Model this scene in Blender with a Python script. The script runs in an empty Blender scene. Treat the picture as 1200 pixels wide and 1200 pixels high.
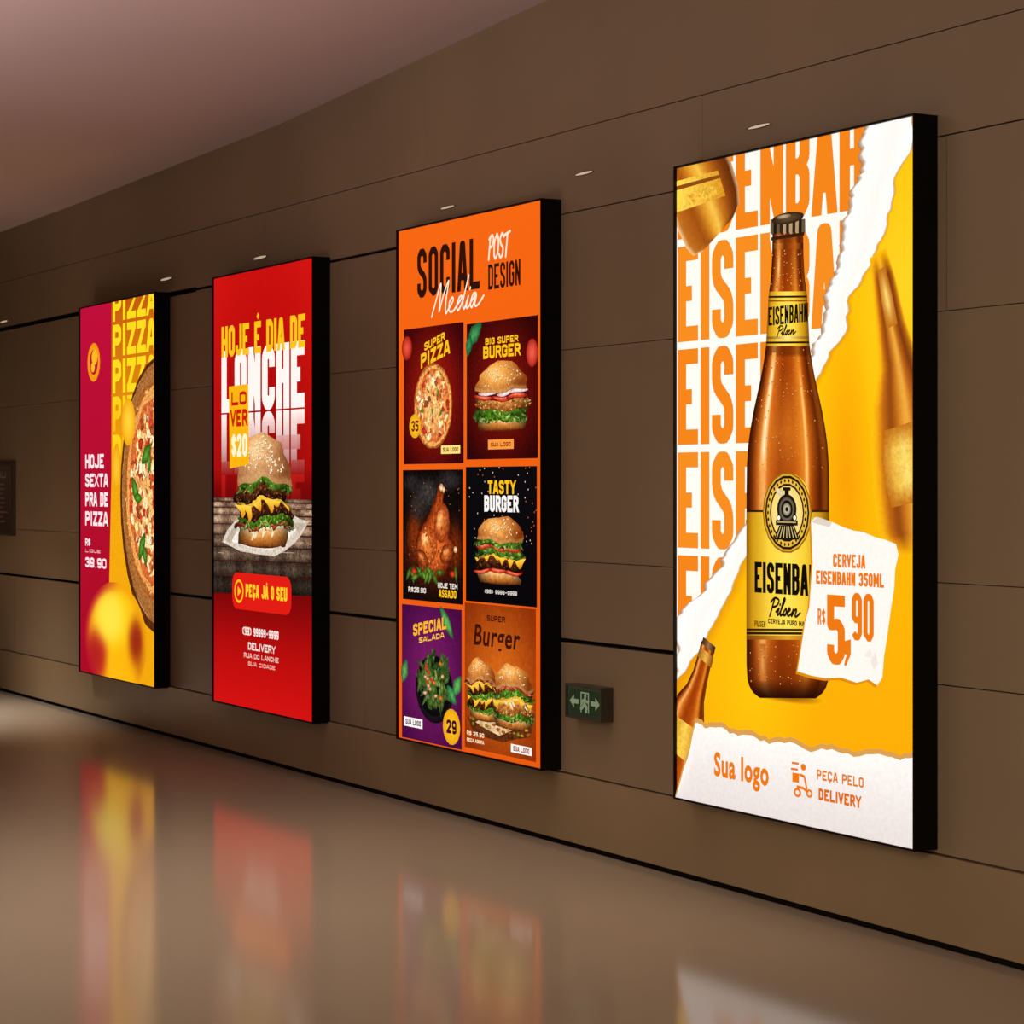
import bpy, math, random
from mathutils import Vector
from mathutils.geometry import tessellate_polygon
random.seed(7)
scene = bpy.context.scene
scene.view_settings.view_transform = 'Standard'
scene.view_settings.look = 'None'
COL = scene.collection

# ------------------------------------------------------------------ camera and wall numbers estimated from image pixels
F = 2600.0; A_ = 1480.0; NORM = math.hypot(F, A_)
CW = 4.822       # camera to wall (m)
CP = 4.722       # camera to plane of the lightbox faces (m)
EYE = 1.52
HZ = 568.0
def wall_pt(x, y, dist=CW):  # x, y are image pixels, projected onto a plane parallel to the wall
    Zc = dist * NORM / (x + 880.0)
    X = Zc * ((x - 600.0) / F * A_ - F) / NORM
    return X, EYE - (y - HZ) / F * Zc

# ------------------------------------------------------------------ helpers
def lin(c):
    return tuple(((v/255.0)/12.92 if v/255.0 <= 0.04045 else ((v/255.0+0.055)/1.055)**2.4) for v in c[:3])
def mix(a, b, t):
    t = max(0, min(1, t))
    return tuple(a[i]*(1-t)+b[i]*t for i in range(3))
def interp(tab, y):
    if y <= tab[0][0]: return tab[0][1]
    for (a, b), (c, d) in zip(tab, tab[1:]):
        if y <= c: return b + (d-b)*(y-a)/(c-a)
    return tab[-1][1]
def cstops(stops, k):
    if k <= stops[0][0]: return stops[0][1]
    for (a, b), (c, d) in zip(stops, stops[1:]):
        if k <= c: return mix(b, d, (k-a)/(c-a))
    return stops[-1][1]

def new_mat(name):
    m = bpy.data.materials.new(name); m.use_nodes = True
    return m, m.node_tree.nodes, m.node_tree.links, m.node_tree.nodes['Principled BSDF']

def simple_mat(name, col, rough=0.5, noise=0.0, scale=8.0, spec=0.5, metallic=0.0, emit=None, es=0.0):
    m, N, L, b = new_mat(name)
    b.inputs['Roughness'].default_value = rough
    b.inputs['Specular IOR Level'].default_value = spec
    b.inputs['Metallic'].default_value = metallic
    c = lin(col)
    tc = N.new('ShaderNodeTexCoord'); nz = N.new('ShaderNodeTexNoise')
    nz.inputs['Scale'].default_value = scale; nz.inputs['Detail'].default_value = 5
    L.new(tc.outputs['Object'], nz.inputs['Vector'])
    r = N.new('ShaderNodeValToRGB')
    r.color_ramp.elements[0].position = 0.3; r.color_ramp.elements[1].position = 0.7
    r.color_ramp.elements[0].color = (*[v*(1-noise) for v in c], 1)
    r.color_ramp.elements[1].color = (*[v*(1+noise) for v in c], 1)
    L.new(nz.outputs['Fac'], r.inputs['Fac']); L.new(r.outputs['Color'], b.inputs['Base Color'])
    if emit:
        b.inputs['Emission Color'].default_value = (*lin(emit), 1)
        b.inputs['Emission Strength'].default_value = es
    return m

def print_mat(name, strength):
    m, N, L, b = new_mat(name)
    N.remove(b)
    out = [n for n in N if n.type == 'OUTPUT_MATERIAL'][0]
    at = N.new('ShaderNodeAttribute'); at.attribute_name = 'ink'
    tc = N.new('ShaderNodeTexCoord'); nz = N.new('ShaderNodeTexNoise')
    nz.inputs['Scale'].default_value = 55; nz.inputs['Detail'].default_value = 7; nz.inputs['Roughness'].default_value = 0.7
    L.new(tc.outputs['Object'], nz.inputs['Vector'])
    s = N.new('ShaderNodeMath'); s.operation = 'SUBTRACT'; s.inputs[1].default_value = 0.5
    L.new(nz.outputs['Fac'], s.inputs[0])
    m1 = N.new('ShaderNodeMath'); m1.operation = 'MULTIPLY'
    L.new(s.outputs[0], m1.inputs[0]); L.new(at.outputs['Alpha'], m1.inputs[1])
    m2 = N.new('ShaderNodeMath'); m2.operation = 'MULTIPLY_ADD'; m2.inputs[1].default_value = 4.8; m2.inputs[2].default_value = 1.0
    L.new(m1.outputs[0], m2.inputs[0])
    m3 = N.new('ShaderNodeMath'); m3.operation = 'MAXIMUM'; m3.inputs[1].default_value = 0.08
    L.new(m2.outputs[0], m3.inputs[0])
    m4 = N.new('ShaderNodeMath'); m4.operation = 'MULTIPLY'; m4.inputs[1].default_value = strength
    L.new(m3.outputs[0], m4.inputs[0])
    e = N.new('ShaderNodeEmission')
    L.new(at.outputs['Color'], e.inputs['Color']); L.new(m4.outputs[0], e.inputs['Strength'])
    L.new(e.outputs[0], out.inputs['Surface'])
    try: m.cycles.emission_sampling = 'NONE'
    except Exception: pass
    return m

def obj_from(name, verts, faces, mats, midx=None, parent=None, loc=(0,0,0), smooth=False):
    me = bpy.data.meshes.new(name); me.from_pydata(verts, [], faces)
    for mt in mats: me.materials.append(mt)
    if midx:
        for p, i in zip(me.polygons, midx): p.material_index = i
    if smooth:
        for p in me.polygons: p.use_smooth = True
    me.update()
    o = bpy.data.objects.new(name, me); COL.objects.link(o)
    o.location = loc
    if parent: o.parent = parent
    return o

def add_box(V, Fc, x0, x1, y0, y1, z0, z1):
    b = len(V)
    V += [(x0,y0,z0),(x1,y0,z0),(x1,y1,z0),(x0,y1,z0),(x0,y0,z1),(x1,y0,z1),(x1,y1,z1),(x0,y1,z1)]
    Fc += [(b,b+3,b+2,b+1),(b+4,b+5,b+6,b+7),(b,b+1,b+5,b+4),(b+1,b+2,b+6,b+5),(b+2,b+3,b+7,b+6),(b+3,b,b+4,b+7)]

# ------------------------------------------------------------------ block lettering
c_, e_ = .28, .10
GL = {
 'A': [[(0,0),(.36,1),(.64,1),(1,0)],[(.14,.25),(.86,.25)]],
 'B': [[(.7,.52),(0,.52),(0,1),(.7,1),(1,.9),(1,.62),(.7,.52),(1,.42),(1,.1),(.7,0),(0,0),(0,.52)]],
 'C': [[(1,.7),(1,.9),(1-c_,1),(c_,1),(0,.9),(0,.1),(c_,0),(1-c_,0),(1,.1),(1,.3)]],
 'D': [[(0,0),(0,1),(.7,1),(1,.88),(1,.12),(.7,0),(0,0)]],
 'E': [[(1,1),(0,1),(0,0),(1,0)],[(0,.5),(.85,.5)]],
 'F': [[(1,1),(0,1),(0,0)],[(0,.5),(.85,.5)]],
 'G': [[(1,.7),(1,.9),(1-c_,1),(c_,1),(0,.9),(0,.1),(c_,0),(1-c_,0),(1,.1),(1,.48),(.55,.48)]],
 'H': [[(0,0),(0,1)],[(1,0),(1,1)],[(0,.5),(1,.5)]],
 'I': [[(.5,0),(.5,1)]],
 'J': [[(1,1),(1,.1),(1-c_,0),(c_,0),(0,.1),(0,.3)]],
 'K': [[(0,0),(0,1)],[(1,1),(.1,.5),(1,0)]],
 'L': [[(0,1),(0,0),(1,0)]],
 'M': [[(0,0),(0,1),(.5,.3),(1,1),(1,0)]],
 'N': [[(0,0),(0,1),(1,0),(1,1)]],
 'O': [[(c_,0),(1-c_,0),(1,e_),(1,1-e_),(1-c_,1),(c_,1),(0,1-e_),(0,e_),(c_,0)]],
 'P': [[(0,0),(0,1),(.7,1),(1,.9),(1,.55),(.7,.45),(0,.45)]],
 'Q': [[(c_,0),(1-c_,0),(1,e_),(1,1-e_),(1-c_,1),(c_,1),(0,1-e_),(0,e_),(c_,0)],[(.6,.25),(1,0)]],
 'R': [[(0,0),(0,1),(.7,1),(1,.9),(1,.58),(.7,.48),(0,.48)],[(.6,.48),(1,0)]],
 'S': [[(1,.74),(1,.9),(1-c_,1),(c_,1),(0,.9),(0,.68),(.15,.58),(.85,.42),(1,.32),(1,.1),(1-c_,0),(c_,0),(0,.1),(0,.26)]],
 'T': [[(0,1),(1,1)],[(.5,0),(.5,1)]],
 'U': [[(0,1),(0,.1),(c_,0),(1-c_,0),(1,.1),(1,1)]],
 'V': [[(0,1),(.5,0),(1,1)]],
 'W': [[(0,1),(.22,0),(.5,.7),(.78,0),(1,1)]],
 'X': [[(0,0),(1,1)],[(0,1),(1,0)]],
 'Y': [[(0,1),(.5,.45),(1,1)],[(.5,.45),(.5,0)]],
 'Z': [[(0,1),(1,1),(0,0),(1,0)]],
 '0': [[(c_,0),(1-c_,0),(1,e_),(1,1-e_),(1-c_,1),(c_,1),(0,1-e_),(0,e_),(c_,0)]],
 '1': [[(.1,.8),(.55,1),(.55,0)]],
 '2': [[(0,.72),(0,.9),(c_,1),(1-c_,1),(1,.9),(1,.6),(0,0),(1,0)]],
 '3': [[(0,.8),(0,.9),(c_,1),(1-c_,1),(1,.9),(1,.62),(.7,.52),(1,.42),(1,.1),(1-c_,0),(c_,0),(0,.1),(0,.2)],[(.4,.52),(.7,.52)]],
 '4': [[(.75,0),(.75,1),(0,.3),(1,.3)]],
 '5': [[(1,1),(0,1),(0,.58),(.7,.6),(1,.5),(1,.1),(1-c_,0),(c_,0),(0,.1),(0,.24)]],
 '9': [[(0,.1),(c_,0),(1-c_,0),(1,.1),(1,.9),(1-c_,1),(c_,1),(0,.9),(0,.5),(.3,.42),(1,.42)]],
 '$': [[(1,.74),(1,.84),(.72,.9),(.28,.9),(0,.84),(0,.66),(1,.36),(1,.18),(.72,.1),(.28,.1),(0,.18),(0,.26)],[(.5,0),(.5,1)]],
 ',': [[(.5,.04),(.5,-.14)]],
 '.': [[(.5,.0),(.5,.03)]],
 '-': [[(.1,.5),(.9,.5)]],
 '(': [[(.9,1),(.3,.8),(.3,.2),(.9,0)]],
 ')': [[(.1,1),(.7,.8),(.7,.2),(.1,0)]],
 '/': [[(0,0),(1,1)]],
}
GL['É'] = GL['E'] + [[(.42,1.24),(.72,1.40)]]
GL['Á'] = GL['A'] + [[(.42,1.24),(.72,1.40)]]
GL['Ç'] = GL['C'] + [[(.55,0),(.5,-.36)]]
NARROW = set("I,.1")
SCRIPT = {
 'Media': [[(0,0),(.05,.45),(.12,1.02),(.14,.5),(.15,.12),(.2,.6),(.28,1.05),(.27,.5),(.29,.03),(.34,.12),(.42,.36),(.40,.48),(.35,.36),(.36,.08),(.44,.03),(.52,.2),(.60,.42),(.55,.44),(.51,.2),(.55,.02),(.62,.3),(.69,1.05),(.63,.3),(.66,.03),(.69,.1),(.73,.4),(.71,.06),(.76,.06),(.80,.2),(.88,.42),(.82,.42),(.79,.15),(.83,.02),(.89,.38),(.88,.06),(.95,.06),(1.04,.3)],[(.745,.6),(.75,.66)]],
 'Pilsen': [[(.03,-.1),(.10,.95)],[(.0,.75),(.10,1.02),(.24,.9),(.20,.58),(.07,.46)],[(.20,.2),(.28,.42),(.25,.05),(.31,.12),(.42,.9),(.38,.98),(.34,.1),(.40,.06),(.49,.46),(.51,.1),(.45,.03),(.54,.2),(.62,.38),(.58,.48),(.55,.15),(.6,.02),(.68,.2),(.71,.42),(.69,.02),(.77,.42),(.81,.38),(.79,.06),(.84,.03),(.93,.25)],[(.29,.62),(.295,.68)]],
 'POST': [[(.02,0),(.06,.95)],[(0,.85),(.14,1.0),(.22,.8),(.16,.55),(.05,.5)],[(.38,1),(.28,.7),(.28,.2),(.36,0),(.46,.25),(.47,.75),(.38,1.02)],[(.72,.85),(.64,1.0),(.55,.8),(.60,.55),(.70,.4),(.70,.12),(.60,0),(.53,.15)],[(.76,.9),(1.02,1.02)],[(.9,.97),(.88,.5),(.86,0)]],
}
def catmull(pts, n=5):
    if len(pts)<3: return pts
    P=[pts[0]]+list(pts)+[pts[-1]]; out=[]
    for i in range(1,len(P)-2):
        p0,p1,p2,p3=P[i-1:i+3]
        for k in range(n):
            t=k/n
            out.append(tuple(.5*((2*p1[j])+(-p0[j]+p2[j])*t+(2*p0[j]-5*p1[j]+4*p2[j]-p3[j])*t*t+(-p0[j]+3*p1[j]-3*p2[j]+p3[j])*t**3) for j in(0,1)))
    return out+[pts[-1]]

_tcache = {}
def font_mesh(s, offset, shear):
    key = (s, offset, shear)
    if key in _tcache: return _tcache[key]
    cu = bpy.data.curves.new('tmp_text', 'FONT'); cu.body = s; cu.size = 1
    cu.offset = offset; cu.shear = shear; cu.resolution_u = 3
    if offset > 0.01: cu.space_character = 1.08
    ob = bpy.data.objects.new('tmp_text', cu); COL.objects.link(ob)
    bpy.context.view_layer.update()
    dg = bpy.context.evaluated_depsgraph_get()
    ev = ob.evaluated_get(dg); me = ev.to_mesh()
    vs = [(v.co.x, v.co.y) for v in me.vertices]; fs = [tuple(p.vertices) for p in me.polygons]
    ev.to_mesh_clear()
    bpy.data.objects.remove(ob); bpy.data.curves.remove(cu)
    _tcache[key] = (vs, fs)
    return vs, fs

class Art:
    """flat printed artwork, drawn in metres on its own panel"""
    STEP = 0.000012
    def __init__(s, W, H, q, base=-0.0885):
        s.W, s.H, s.q = W, H, q; s.v=[]; s.f=[]; s.c=[]; s.y=base
    def U(s, x):
        xL,xR,tL,bL,tR,bR = s.q; t=(x-xL)/(xR-xL); hL=bL-tL; hR=bR-tR
        return s.W * t*hR/((1-t)*hL+t*hR)
    def Vv(s, x, y):
        xL,xR,tL,bL,tR,bR = s.q; t=(x-xL)/(xR-xL)
        yt=tL+(tR-tL)*t; yb=bL+(bR-bL)*t
        return s.H*(1-(y-yt)/(yb-yt))
    def P(s, p): return (s.U(p[0]), s.Vv(p[0], p[1]))
    def R(s, x0, x1, yt, yb):
        xm=(x0+x1)/2; return s.U(x0), s.U(x1), s.Vv(xm,yb), s.Vv(xm,yt)
    def raw(s, pts, faces, cols, g=0.0, up=True):
        if up: s.y -= s.STEP
        b=len(s.v)
        for p,c in zip(pts,cols):
            s.v.append((min(max(p[0],0),s.W), s.y, min(max(p[1],0),s.H))); s.c.append((*lin(c), g))
        s.f += [tuple(b+i for i in f) for f in faces]
    def tilt(s, start, k, x0):
        for i in range(start,len(s.v)):
            x,y,z=s.v[i]; s.v[i]=(x,y,min(max(z+k*(x-x0),0),s.H))
    def fade(s, start, z1, z0, c1, c0):
        for i in range(start,len(s.v)):
            t=max(0,min(1,(z1-s.v[i][2])/(z1-z0))); s.c[i]=(*lin(mix(c1,c0,t)),0)
    def warp(s, start, cx, z0, w, h, seed, amt=1.0, lean=0.0):
        R=random.Random(seed); p=[R.uniform(0,6.28) for _ in range(5)]
        for i in range(start,len(s.v)):
            x,y,z=s.v[i]; u=(x-cx)/w; v=(z-z0)/h; e=min(1,max(0,v*4))
            dx=(.018*math.sin(v*17+p[0])+.012*math.sin(v*31+p[1]))*w*amt + lean*v*w
            dz=(.020*math.sin(u*7+p[2]+v*5)+.010*math.sin(u*17+p[3]))*h*amt*e
            s.v[i]=(min(max(x+dx,0),s.W),y,min(max(z+dz,0),s.H))
    def lpoly(s, pts, col, g=0.0, up=True):
        tr = tessellate_polygon([[Vector((p[0],p[1],0)) for p in pts]])
        cols=[col(p[0],p[1]) if callable(col) else col for p in pts]
        s.raw(pts, tr, cols, g, up)
    def poly(s, pts, col, g=0.0): s.lpoly([s.P(p) for p in pts], col, g)
    def lrect(s, a, b, lo, hi, ct, cb=None, g=0.0, n=1):
        cb = cb or ct
        pts=[];cols=[];fs=[]
        for i in range(n+1):
            t=i/n; z=hi+(lo-hi)*t; c=mix(ct,cb,t); pts += [(a,z),(b,z)]; cols += [c,c]
        for i in range(n): fs.append((2*i,2*i+2,2*i+3,2*i+1))
        s.raw(pts,fs,cols,g)
    def rect(s, x0,x1,yt,yb,ct,cb=None,g=0.0,n=1):
        a,b,lo,hi=s.R(x0,x1,yt,yb); s.lrect(a,b,lo,hi,ct,cb,g,n)
    def grid(s, rows, g=0.0):
        n=len(rows[0]); pts=[];cols=[];fs=[]
        for r in rows:
            for p in r: pts.append((p[0],p[1])); cols.append(p[2])
        for i in range(len(rows)-1):
            for j in range(n-1):
                fs.append((i*n+j,(i+1)*n+j,(i+1)*n+j+1,i*n+j+1))
        s.raw(pts,fs,cols,g)
    def tube(s, cl, stops, g=0.0, n=14, bg=None):
        L=[(*s.P((x,y)),w) for x,y,w in cl]; M=[]
        for i in range(len(L)-1):
            for k in range(5):
                t=k/5; M.append(tuple(L[i][j]*(1-t)+L[i+1][j]*t for j in range(3)))
        M.append(L[-1]); rows=[]
        for i,(x,z,w) in enumerate(M):
            a=M[max(0,i-1)]; b=M[min(len(M)-1,i+1)]
            dx,dz=b[0]-a[0],b[1]-a[1]; l=math.hypot(dx,dz) or 1; nx,nz=-dz/l,dx/l
            if nx<0: nx,nz=-nx,-nz
            r0=[]
            for k in range(n+1):
                q_=-1+2*k/n; c=cstops(stops,q_)
                if bg:
                    e=min(1,min(i,len(M)-1-i)/4); c=mix(bg,c,e)
                r0.append((x+nx*w*q_,z+nz*w*q_,c))
            rows.append(r0)
        s.grid(rows,g)
    def blob(s, cx,cz,rx,rz,ci,co=None,g=0.0,n=18,jit=0.0,rot=0.0,a0=0.0,a1=2*math.pi,mid=0.6):
        co = co or ci
        full = abs(a1-a0) > 6.28
        m = n if full else n+1
        pts=[(cx,cz)];cols=[ci];fs=[]
        js=[1+random.uniform(-jit,jit) for _ in range(m)]
        for k,cc in ((mid,mix(ci,co,.45)),(1.0,co)):
            for i in range(m):
                a=a0+(a1-a0)*i/n
                x=math.cos(a)*rx*k*js[i]; z=math.sin(a)*rz*k*js[i]
                pts.append((cx+x*math.cos(rot)-z*math.sin(rot), cz+x*math.sin(rot)+z*math.cos(rot))); cols.append(cc)
        for i in range(n):
            j=(i+1)%m
            fs.append((0,1+i,1+j)); fs.append((1+i,1+m+i,1+m+j,1+j))
        s.raw(pts,fs,cols,g)
    def pblob(s, x,y,rx,ry,ci,co=None,**k):
        cx,cz=s.P((x,y)); lx=abs(s.U(x+rx)-s.U(x-rx))/2; lz=abs(s.Vv(x,y+ry)-s.Vv(x,y-ry))/2
        s.blob(cx,cz,lx,lz,ci,co,**k)
    def field(s, a,b,lo,hi,nx,nz,base,spots,g=0.0):
        rows=[]
        for i in range(nz+1):
            z=hi+(lo-hi)*i/nz; r0=[]
            for j in range(nx+1):
                x=a+(b-a)*j/nx; c=base(x,z)
                for sx,sz,rx,rz,cc,sh in spots:
                    d=math.hypot((x-sx)/rx,(z-sz)/rz)
                    t=1/(1+math.exp((d-1)*sh)); c=mix(c,cc,t)
                r0.append((x,z,c))
            rows.append(r0)
        s.grid(rows,g)
    def seg(s,p,q,t,col,box=None):
        dx,dz=q[0]-p[0],q[1]-p[1]; l=math.hypot(dx,dz) or 1e-6
        nx,nz=-dz/l*t/2, dx/l*t/2
        pts=[(p[0]+nx,p[1]+nz),(p[0]-nx,p[1]-nz),(q[0]-nx,q[1]-nz),(q[0]+nx,q[1]+nz)]
        if box: pts=[(x,min(max(z,box[0]),box[1])) for x,z in pts]
        s.raw(pts,[(0,1,2,3)],[col]*4,0,False)
    def lpath(s, L, t, col):
        s.y -= s.STEP
        for a,b in zip(L,L[1:]): s.seg(a,b,t,col)
        for a in L: s.raw([(a[0]+math.cos(k*math.pi/4)*t/2,a[1]+math.sin(k*math.pi/4)*t/2) for k in range(8)],[tuple(range(8))],[col]*8,0,False)
    def path(s, pts, t, col): s.lpath([s.P(p) for p in pts],t,col)
    def script(s, word, x0,x1,yt,yb,t,col,shear=.25,tilt=0):
        a,b,lo,hi=s.R(x0,x1,yt,yb)
        for st in SCRIPT[word]:
            L=[(a+(b-a)*p[0]+shear*(hi-lo)*p[1], lo+(hi-lo)*p[1]+tilt*p[0]) for p in catmull(st)]
            s.lpath(L,t,col)
    def ltext(s, txt, a,b,lo,hi,col,wt=.33,gap=.16):
        n1=sum({'M':1.3,'W':1.4,' ':.55}.get(ch,1) for ch in txt if ch not in NARROW)
        nt=sum(1 for ch in txt if ch in NARROW); n=len(txt)
        w=(b-a)/(n1+wt*1.05*nt+gap*(n-1)); h=hi-lo
        t=min(wt*w, .24*h); x=a
        s.y -= s.STEP
        for ch in txt:
            if ch==' ': x+=w*(.55+gap); continue
            cw = wt*1.05*w if ch in NARROW else w*{'M':1.3,'W':1.4}.get(ch,1)
            for pa in GL.get(ch, []):
                L=[]
                for nx,ny in pa:
                    if cw<=t*1.2: px=x+cw/2+(nx-.5)*t*.6
                    else: px=x+t/2+nx*(cw-t)
                    L.append((px, lo+t/2+ny*(h-t)))
                m=len(pa)
                for i in range(m-1):
                    p,q=L[i],L[i+1]; (ax,ay),(bx,by)=pa[i],pa[i+1]
                    dx,dz=q[0]-p[0],q[1]-p[1]; l=math.hypot(dx,dz) or 1e-6
                    vert=abs(ax-bx)<1e-6; hor=abs(ay-by)<1e-6
                    ep=eq=0
                    if vert: ep=t/2 if ay in(0,1) else 0; eq=t/2 if by in(0,1) else 0
                    elif hor: ep=t/2 if ax in(0,1) else 0; eq=t/2 if bx in(0,1) else 0
                    else: 
                        if i==0 and ay in(0,1): ep=t
                        if i==m-2 and by in(0,1): eq=t
                    p2=(p[0]-dx/l*ep,p[1]-dz/l*ep); q2=(q[0]+dx/l*eq,q[1]+dz/l*eq)
                    bx_=None if (ch in 'Ç,' or ay>1.1) else (lo,hi)
                    s.seg(p2,q2,t*(.75 if ay>1.1 or by<-.1 else 1),col,bx_)
                for i in range(1,m-1):
                    p=L[i]
                    s.raw([(p[0]+math.cos(k*math.pi/4+.39)*t/2,p[1]+math.sin(k*math.pi/4+.39)*t/2) for k in range(8)],[tuple(range(8))],[col]*8,0,False)
            x+=cw+gap*w
        return
    def T(s, txt,x0,x1,yt,yb,col,wt=.33,gap=.16):
        a,b,lo,hi=s.R(x0,x1,yt,yb); s.ltext(txt,a,b,lo,hi,col,wt,gap)
    def B(s, txt,x0,x1,yt,yb,col,off=0.0,shear=0.0,tilt=0.0):
        a,b,lo,hi=s.R(x0,x1,yt,yb)
        vs,fs=font_mesh(txt,off,shear)
        if not vs: return
        mx,Mx=min(v[0] for v in vs),max(v[0] for v in vs); my,My=min(v[1] for v in vs),max(v[1] for v in vs)
        pts=[(a+(v[0]-mx)/(Mx-mx)*(b-a), lo+(v[1]-my)/(My-my)*(hi-lo)+tilt*(v[0]-mx)/(Mx-mx)) for v in vs]
        s.raw(pts,fs,[col]*len(pts))
    # ---- food pictures (metric frame: centre cx, base z0, width w, height h)
    def burger(s,cx,z0,w,h,layers=None,bun=((238,165,80),(140,66,18)),seeds=30,dome=.40,seed=1,messy=1.0,lean=0.0):
        R=random; start=len(s.v)
        layers = layers or ['lettuce','patty','cheese','tomato','lettuce']
        body0=.15; body1=1-dome
        th={'lettuce':.7,'patty':1.5,'cheese':.45,'tomato':.7,'onion':.5,'sauce':.35,'crispy':1.3,'bacon':.5}
        tot=sum(th[l] for l in layers); z=body0
        def wav(za,zb,amp,ca,cb,k=.47,g=.6,n=30,cm=None,off=0):
            rows=[[],[],[]]; cm=cm or mix(ca,cb,.4)
            for i in range(n+1):
                t=i/n-.5; j=R.uniform(-amp,amp)*h
                sh=1-.62*abs(2*t)**2.6
                sc=lambda c:tuple(v*sh for v in c)
                rows[0].append((cx+off*w+t*w*k*2*.98, z0+zb*h+j*.6, sc(ca)))
                rows[1].append((cx+off*w+t*w*k*2*1.03, z0+(za*.5+zb*.5)*h+j, sc(cm)))
                rows[2].append((cx+off*w+t*w*k*2*.97, z0+za*h+j, sc(cb)))
            s.grid(rows,g)
        s.blob(cx,z0+.05*h,w*.40,h*.05,(110,56,20),(80,36,12),g=.3)
        wav(.02,.17,.006,(246,206,140),(130,62,18),.43,.5,cm=(210,132,56))
        for l in layers:
            d=th[l]/tot*(body1-body0); a_=z; b_=z+d; z=b_; off=R.uniform(-.025,.025)*messy
            wav(b_-.025,b_+.015,.004,(30,12,5),(50,20,8),.455,.6)
            if l=='lettuce':
                wav(a_-.01,b_+.01,.02,(100,140,34),(26,62,10),.46,1.0,off=off)
                for i in range(34):
                    t=R.uniform(-.5,.5); zz=(a_+b_)/2-.01; sh=1-.45*abs(2*t)**2.5
                    c1=R.choice([(176,206,70),(120,168,40),(210,226,130),(84,130,30)]); c2=R.choice([(44,98,16),(70,120,28),(22,58,10)])
                    s.blob(cx+t*w*.98,z0+(zz+R.uniform(-.04,.03))*h,w*R.uniform(.02,.055),h*d*R.uniform(.18,.42),tuple(v*sh for v in c1),tuple(v*sh for v in c2),g=.9,jit=.5,n=9,rot=R.uniform(-.8,.8))
            elif l=='patty':
                wav(a_,b_,.012,(106,52,24),(26,11,5),.465,1.0,off=off)
                for i in range(80): s.blob(cx+off*w+R.uniform(-.46,.46)*w,z0+R.uniform(a_+.01,b_-.01)*h,w*R.uniform(.008,.03),h*R.uniform(.006,.02),R.choice([(140,72,36),(86,40,18),(180,104,60),(50,20,10)]),R.choice([(46,18,8),(24,9,4)]),g=1.0,jit=.4,n=7)
            elif l=='crispy':
                wav(a_,b_,.02,(226,150,70),(120,56,18),.49,1.0,off=off)
                for i in range(80): s.blob(cx+R.uniform(-.5,.5)*w,z0+R.uniform(a_+.01,b_-.01)*h,w*R.uniform(.01,.032),h*.014,R.choice([(244,190,110),(206,126,54),(252,212,140),(160,80,30)]),(140,70,24),g=.9,jit=.45,n=7)
            elif l=='cheese':
                wav(a_,b_,.004,(255,214,80),(236,150,20),.48,.15,off=off)
                for q_ in range(6):
                    t=-.42+.84*q_/5+R.uniform(-.05,.05); dd=R.uniform(.03,.13); ww=R.uniform(.05,.11)
                    p=[(cx+(t-ww)*w,z0+(a_+.012)*h),(cx+(t+ww)*w,z0+(a_+.012)*h),(cx+(t+ww*.45)*w,z0+(a_-dd*.55)*h),(cx+(t+ww*.2)*w,z0+(a_-dd*.92)*h),(cx+t*w,z0+(a_-dd)*h),(cx+(t-ww*.2)*w,z0+(a_-dd*.9)*h),(cx+(t-ww*.5)*w,z0+(a_-dd*.5)*h)]
                    s.lpoly(p,lambda x,zq:mix((216,126,14),(255,210,70),(zq-(z0+(a_-dd)*h))/(dd*h)),.15)
            elif l=='tomato':
                for t in (-.3,.02,.31):
                    t+=R.uniform(-.03,.03)
                    s.blob(cx+t*w,z0+(a_+b_)/2*h,w*.19,h*d*.5,(236,96,60),(130,14,8),g=.5,rot=R.uniform(-.08,.08))
                    s.blob(cx+t*w,z0+((a_+b_)/2+.01)*h,w*.15,h*d*.22,(250,150,110),(216,52,30),g=.5)
            elif l=='onion':
                for t in (-.25,.1,.33):
                    s.blob(cx+t*w,z0+(a_+b_)/2*h,w*.17,h*d*.5,(250,240,232),(206,170,180),g=.4,rot=R.uniform(-.1,.1))
            elif l=='sauce':
                wav(a_,b_,.012,(250,236,200),(216,176,116),.45,.3,off=off)
                for q_ in range(4):
                    t=R.uniform(-.38,.38); s.blob(cx+t*w,z0+(a_-.02)*h,w*.02,h*R.uniform(.03,.06),(252,240,214),(230,200,150),n=10)
            elif l=='bacon':
                wav(a_,b_,.03,(204,80,44),(96,20,12),.5,.9,off=off)
                for q_ in range(6):
                    t=R.uniform(-.48,.48); s.blob(cx+t*w,z0+(a_+b_)/2*h,w*.06,h*d*.3,(236,146,106),(150,44,26),g=.8,jit=.3,n=10,rot=R.uniform(-.3,.3))
        zb=z-.01
        n=26; rows=[]
        for r_ in range(13):
            v=r_/12; row=[]
            for i in range(n+1):
                k=-1+2*i/n
                ww=math.sqrt(max(0,1-(v*.995)**2.3)); x=cx+k*ww*w*.475; zz=z0+(zb+v*(1-zb))*h
                lgt=max(0,1-math.hypot(k*ww+.22,(v-.62)*1.3)/1.12)
                c=mix(bun[1],bun[0],lgt**.85*1.25)
                c=mix(c,(255,230,180),max(0,lgt-.74)*2.2)
                if v<.12: c=mix(c,(250,214,150),.3)
                row.append((x,zz,c))
            rows.append(row)
        s.grid(rows,.42)
        for i in range(seeds):
            a=R.uniform(.2,math.pi-.2); r=math.sqrt(R.uniform(.08,.8))
            xx=cx+math.cos(a)*w*.43*r; zz=z0+(zb+.06)*h+math.sin(a)*h*(1-zb)*.86*r
            s.blob(xx+.0015,zz-.0015,w*.016,h*.011,(110,54,18),n=6); s.blob(xx,zz,w*.015,h*.010,(255,244,214),(240,214,160),n=6,rot=R.uniform(-.6,.6))
        s.warp(start,cx,z0,w,h,seed,messy,lean)
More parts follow.
